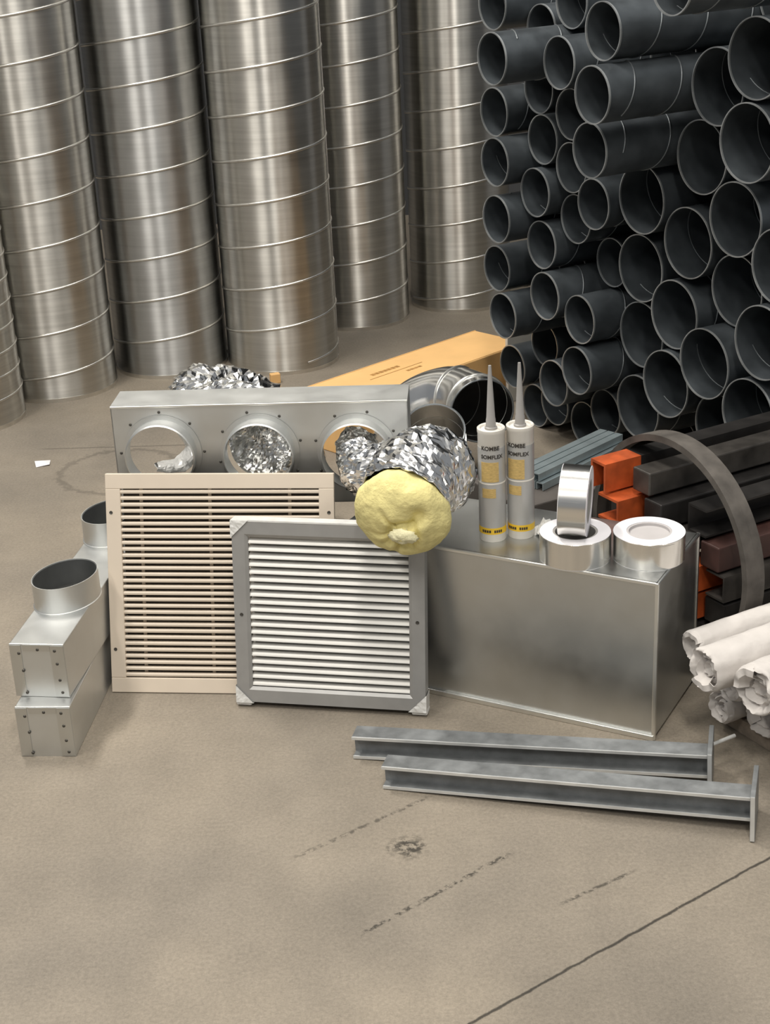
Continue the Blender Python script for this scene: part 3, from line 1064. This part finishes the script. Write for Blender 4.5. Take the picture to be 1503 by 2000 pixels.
def h_beam(p0, p1, label, plate, rod=False):
    p0, p1 = Vector(p0), Vector(p1)
    d = p1 - p0
    ln = d.length
    ht, wf, tw, tf = 0.044, 0.040, 0.004, 0.0058
    t = thing('steel_post', label, 'steel post', p0)
    X = d.normalized()
    Yv = Vector((0, 0, 1)).cross(X).normalized()
    Z = X.cross(Yv)
    t.rotation_euler = Matrix((X, Yv, Z)).transposed().to_euler()
    box('top_flange', (ln, wf, tf), 'hotdip', t, (ln / 2, wf / 2, ht - tf / 2), 0.0012)
    box('bottom_flange', (ln, wf, tf), 'hotdip', t, (ln / 2, wf / 2, tf / 2), 0.0012)
    box('web', (ln, tw, ht - 2 * tf), 'hotdip', t, (ln / 2, wf / 2, ht / 2))
    for z in (tf / 2, ht - tf / 2):
        box('flange_glint', (ln, 0.0015, tf * 0.9), 'hotdip_lit', t, (ln / 2, -0.0004, z))  # pale strip, the glint of light painted along the flange
    hp = plate
    pl = box('end_plate', (0.008, 0.096, hp), 'hotdip', t, (ln + 0.004, wf / 2, ht / 2), 0.001)
    box('plate_glint', (0.007, 0.0015, hp - 0.002), 'hotdip_lit', pl, (ln + 0.004, wf / 2 - 0.0483, ht / 2))  # pale strip, light on the plate's edge put into its colour
    if rod:
        place('stub_rod', tube_along('stub_rod', [(ln + 0.006, wf + 0.012, ht * 0.8), (ln + 0.042, wf + 0.045, ht * 0.80)], 0.0035, 'hotdip_lit', 8), t)
    return t


h_beam((-0.077, 2.397, 0.001), (0.522, 2.247, 0.021), 'galvanised steel post with end plate, rear one beside the large box', 0.084, True)
h_beam((-0.026, 2.295, 0.001), (0.564, 2.116, 0.021), 'galvanised steel post with end plate, front one nearest the viewer', 0.084)

# ------------------------------------------------------------------ tape rolls
TR, TW, TH = 0.0635, 0.050, 0.040


def tape_roll(label, loc, rot, dark):
    t = thing('tape_roll', label, 'tape roll', loc, rot, 'aluminium tape rolls')
    place('tape', lathe('tape', [(TR - 0.0006, 0.0005), (TR, 0.001), (TR, TW - 0.001), (TR - 0.0006, TW - 0.0005)], 'tape_foil', 72), t)
    for z in (0.0004, TW - 0.0004):
        place('liner_edge', lathe('liner_edge', [(TH, z - 0.0004), (TR - 0.0004, z - 0.0004), (TR - 0.0004, z + 0.0004), (TH, z + 0.0004)], 'liner', 72, True), t)
    place('core', lathe('core', [(TH, 0.001), (TH, TW - 0.001), (TH - 0.004, TW - 0.001), (TH - 0.004, 0.001)], 'core_dark' if dark else 'core', 64, True), t)
    if not dark:
        place('core_insert', lathe('core_insert', [(0.0, TW - 0.006), (TH - 0.004, TW - 0.006), (TH - 0.004, TW - 0.009), (0.0, TW - 0.009)], 'core', 48), t)
    # torn tape end
    place('tape_end', curved_patch('tape_end', TR + 0.0007, -1.9, -1.2, 0.004, TW - 0.004, 'tape_foil'), t)
    return t


tape_roll('silver aluminium tape roll lying flat on the right corner of the box', (0.4645, 2.524, PBH), (0, 0, 0.2), False)
tape_roll('silver aluminium tape roll lying flat under the standing roll', (0.3355, 2.5385, PBH), (0, 0, 1.1), True)
tape_roll('silver aluminium tape roll standing on edge on another roll', (0.3115, 2.5445, PBH + TW + TR - 0.0040), (0, R_(92), R_(-14)), True)

# ------------------------------------------------------------------ sealant cartridges


def cartridge(label, loc, yaw):
    t = thing('sealant_cartridge', label, 'sealant tube', loc, (0, 0, 0), 'sealant cartridges on the large box')
    r = 0.0245
    place('barrel', lathe('barrel', [(0.0, 0.0), (r - 0.001, 0.0), (r, 0.0015), (r, 0.208), (r + 0.0008, 0.209), (r + 0.0008, 0.216), (r - 0.001, 0.2175),
                                     (r - 0.004, 0.2165), (r - 0.006, 0.213), (0.008, 0.214)], 'plastic', 48), t)
    place('label_sleeve', lathe('label_sleeve', [(r, 0.027), (r + 0.0004, 0.027), (r + 0.0004, 0.183), (r, 0.183)], 'label_grey', 48, True), t)
    place('yellow_band', lathe('yellow_band', [(r, 0.016), (r + 0.0006, 0.016), (r + 0.0006, 0.0285), (r, 0.0285)], 'yellow', 48, True), t)
    place('divider_line', lathe('divider_line', [(r, 0.114), (r + 0.0007, 0.114), (r + 0.0007, 0.1165), (r, 0.1165)], 'plastic', 48, True), t)
    nz = place('nozzle', lathe('nozzle', [(0.0115, 0.213), (0.0115, 0.217), (0.0092, 0.2185), (0.0088, 0.232), (0.0080, 0.234), (0.0030, 0.328), (0.0026, 0.332), (0.0, 0.3325)],
                               'nozzle', 32), t)
    c = R_(-90) + yaw
    rp = r + 0.0007
    place('orange_print', curved_patch('orange_print', rp, c - 0.85, c + 0.50, 0.119, 0.157, 'orange_print'), t)
    place('orange_print', curved_patch('orange_print', rp, c - 0.80, c + 0.25, 0.088, 0.106, 'orange_print'), t)
    place('black_print', text_me('black_print', 'KOMBE', 0.0105, 'ink', rp, c - 0.12, 0.180), t)
    place('black_print', text_me('black_print', 'SOMFLEX', 0.0100, 'ink', rp, c, 0.164), t)
    for a0, a1 in ((-0.85, -0.12), (0.08, 0.72)):
        k = 4
        for q in range(k):
            b0 = c + a0 + (a1 - a0) * q / k
            place('band_mark', curved_patch('band_mark', rp + 0.0002, b0, b0 + (a1 - a0) / k * 0.78, 0.0195, 0.0245, 'ink', 3), t)
    return t


cartridge('sealant cartridge with grey nozzle standing on the box, left one of two', (0.197, 2.640, PBH), -0.05)
cartridge('sealant cartridge with grey nozzle standing on the box, right one of two', (0.2500, 2.648, PBH), -0.30)

# ------------------------------------------------------------------ carton and board beside the pile
c_dir = math.atan2(0.689, 0.725)
t = thing('carton', 'long flat cardboard carton lying on the floor behind the manifold', 'carton', (-0.085, 3.909, 0), (0, 0, c_dir))
CL, CW, CH = 0.72, 0.205, 0.15
box('carton_body', (CL, CW, CH), 'carton', t, (CL / 2, CW / 2, CH / 2), 0.003)
for y in (0.004, CW - 0.004):
    box('lid_fold', (CL, 0.003, 0.0015), 'carton', t, (CL / 2, y, CH + 0.0004))
for x0, x1, y, w in ((0.225, 0.335, 0.135, 0.014), (0.195, 0.40, 0.108, 0.003), (0.315, 0.375, 0.085, 0.010)):
    k = max(2, int((x1 - x0) / 0.014))
    for q in range(k):
        a = x0 + (x1 - x0) * q / k
        box('print_mark', ((x1 - x0) / k * (0.98 if w < 0.005 else 0.8), w, 0.0006), 'carton_ink', t, (a, y, CH + 0.0002))
t = thing('white_board', 'white laminate board standing on edge beside the lowest pipes', 'board', su(2.415, -3.592, 0), (0, 0, AZ))
box('panel', (1.2, 0.012, 0.285), 'white_board', t, (0.6, 0, 0.1425), 0.001)
sc_ = box('cardboard_scrap', (0.030, 0.022, 0.03), 'carton', None, (0, 0, 0.015), 0.002, (-0.318, 4.60, 0), (0, 0, 0.3))
tag(sc_, 'small brown cardboard offcut at the foot of the middle duct', 'cardboard')

# ------------------------------------------------------------------ round bends between box and carton


def bend(label, pts, rad, mat='bright', beads=()):
    t = thing('pipe_bend', label, 'pipe bend', (0, 0, 0), group='round bends behind the manifold')
    C = spline(pts, 12)
    m = len(C)
    n = 48
    side = None
    v, f = [], []
    for i, p in enumerate(C):
        tt = (C[min(i + 1, m - 1)] - C[max(i - 1, 0)]).normalized()
        if side is None:
            side = tt.cross(Vector((0, 0, 1))).normalized()
        side = (side - tt * side.dot(tt)).normalized()
        up = side.cross(tt)
        for rr in (rad, rad - 0.0015):
            for k in range(n):
                g = 2 * math.pi * k / n
                v.append(p + rr * (math.cos(g) * side + math.sin(g) * up))
        if i in beads or i == 0:
            ring = [p + (rad + 0.001) * (math.cos(2 * math.pi * k / n) * side + math.sin(2 * math.pi * k / n) * up) for k in range(n)]
            place('bead' if i else 'rim', tube_along('bead', ring, 0.003 if i else 0.0022, 'galv_edge' if i else 'pipe_seam', 6, True), t)
    for i in range(m - 1):
        for q in (0, n):
            for k in range(n):
                j = (k + 1) % n
                a, b = i * 2 * n + q, (i + 1) * 2 * n + q
                f.append((a + k, a + j, b + j, b + k))
    for i in (0, m - 1):
        for k in range(n):
            j = (k + 1) % n
            a = i * 2 * n
            f.append((a + k, a + j, a + n + j, a + n + k))
    place('bend_body', mk('bend_body', v, f, mat, True, 40), t)
    return t


bend('shiny round steel bend with its mouth open towards the sealant tubes',
     [(0.250, 3.625, 0.215), (0.232, 3.695, 0.213), (0.175, 3.770, 0.205), (0.095, 3.800, 0.165), (0.055, 3.81, 0.09), (0.05, 3.81, 0.0)], 0.079, 'bright', (8, 20))
bend('round steel bend with a dark mouth right behind the foil hose', [(0.122, 3.440, 0.235), (0.126, 3.475, 0.190), (0.128, 3.50, 0.12), (0.128, 3.50, 0.0)], 0.073, 'bright', (10,))

# ------------------------------------------------------------------ crate, strips and small things behind the box
t = thing('crate', 'dark board crate in shadow carrying the bluish metal strips', 'crate', su(1.66, -2.53, 0), (0, 0, AZ))
box('crate_body', (0.32, 0.22, 0.247), 'crate', t, (0.16, 0, 0.1235), 0.003)
for z in (0.05, 0.15):
    box('batten', (0.33, 0.232, 0.02), 'crate', t, (0.16, 0, z), 0.002)
sd = math.atan2(0.168, 0.162)
for i in range(7):
    row, c_ = divmod(i, 4)
    base = Vector((0.300, 3.035, 0.2515 + row * 0.0185))
    off = Vector((math.sin(sd), -math.cos(sd), 0)) * (c_ * 0.021 - 0.03 + row * 0.0105)
    t = thing('metal_strip', 'bluish channel strip behind the sealant tubes, %s in the %s layer counted from behind' % (ORD[c_] if c_ else 'first', 'upper' if row else 'lower'), 'metal strip', base + off + Vector((0, 0, 0.0)), (0, 0, sd), 'bluish strips lying on the crate')
    place('channel', c_channel_me('strip_channel', 0.016, 0.018, 0.30, 0.002, 'blue_steel'), t, (0, 0, 0.005), (R_(90), 0, 0))
t = thing('plank', 'short grey brown plank lying behind the bluish strips', 'plank', su(2.06, -2.97, 0.055), (R_(-28), R_(3), R_(20)))
box('board', (0.17, 0.10, 0.014), 'timber', t, (0, 0, 0), 0.001)
# crumpled film scrap behind the tape
v, f = [], []
n = 10
for i in range(n + 1):
    for j in range(n + 1):
        a, b = i / n - 0.5, j / n - 0.5
        v.append((a * 0.045, b * 0.04, 0.012 + 0.035 * (0.5 - abs(a)) * (1 + noise.noise(Vector((a * 5, b * 5, 1)))) + 0.012 * noise.noise(Vector((a * 9, b * 9, 7)))))
for i in range(n):
    for j in range(n):
        a = i * (n + 1) + j
        f.append((a, a + 1, a + n + 2, a + n + 1))
sc_ = place('film_scrap', mk('film_scrap', v, f, 'film'), None, (0.300, 2.640, PBH - 0.009), (0, 0, 0.4))
sc_.modifiers.new('thickness', 'SOLIDIFY').thickness = 0.001
tag(sc_, 'crumpled clear film scrap between sealant tube and tape roll', 'film scrap')
fs = place('film_strip', strip)
tag(fs, 'crumpled translucent film seen through the left collar', 'film')
v = [(0, 0, 0.001), (0.035, 0.01, 0.004), (0.03, 0.05, 0.001), (-0.01, 0.035, 0.006), (0.012, 0.025, 0.010)]
f = [(0, 1, 4), (1, 2, 4), (2, 3, 4), (3, 0, 4)]
ps = place('paper_scrap', mk('paper_scrap', v, f, 'liner'), None, (-0.935, 3.955, 0))
ps.modifiers.new('thickness', 'SOLIDIFY').thickness = 0.001
tag(ps, 'small white paper scrap on the bare floor at left', 'paper scrap')
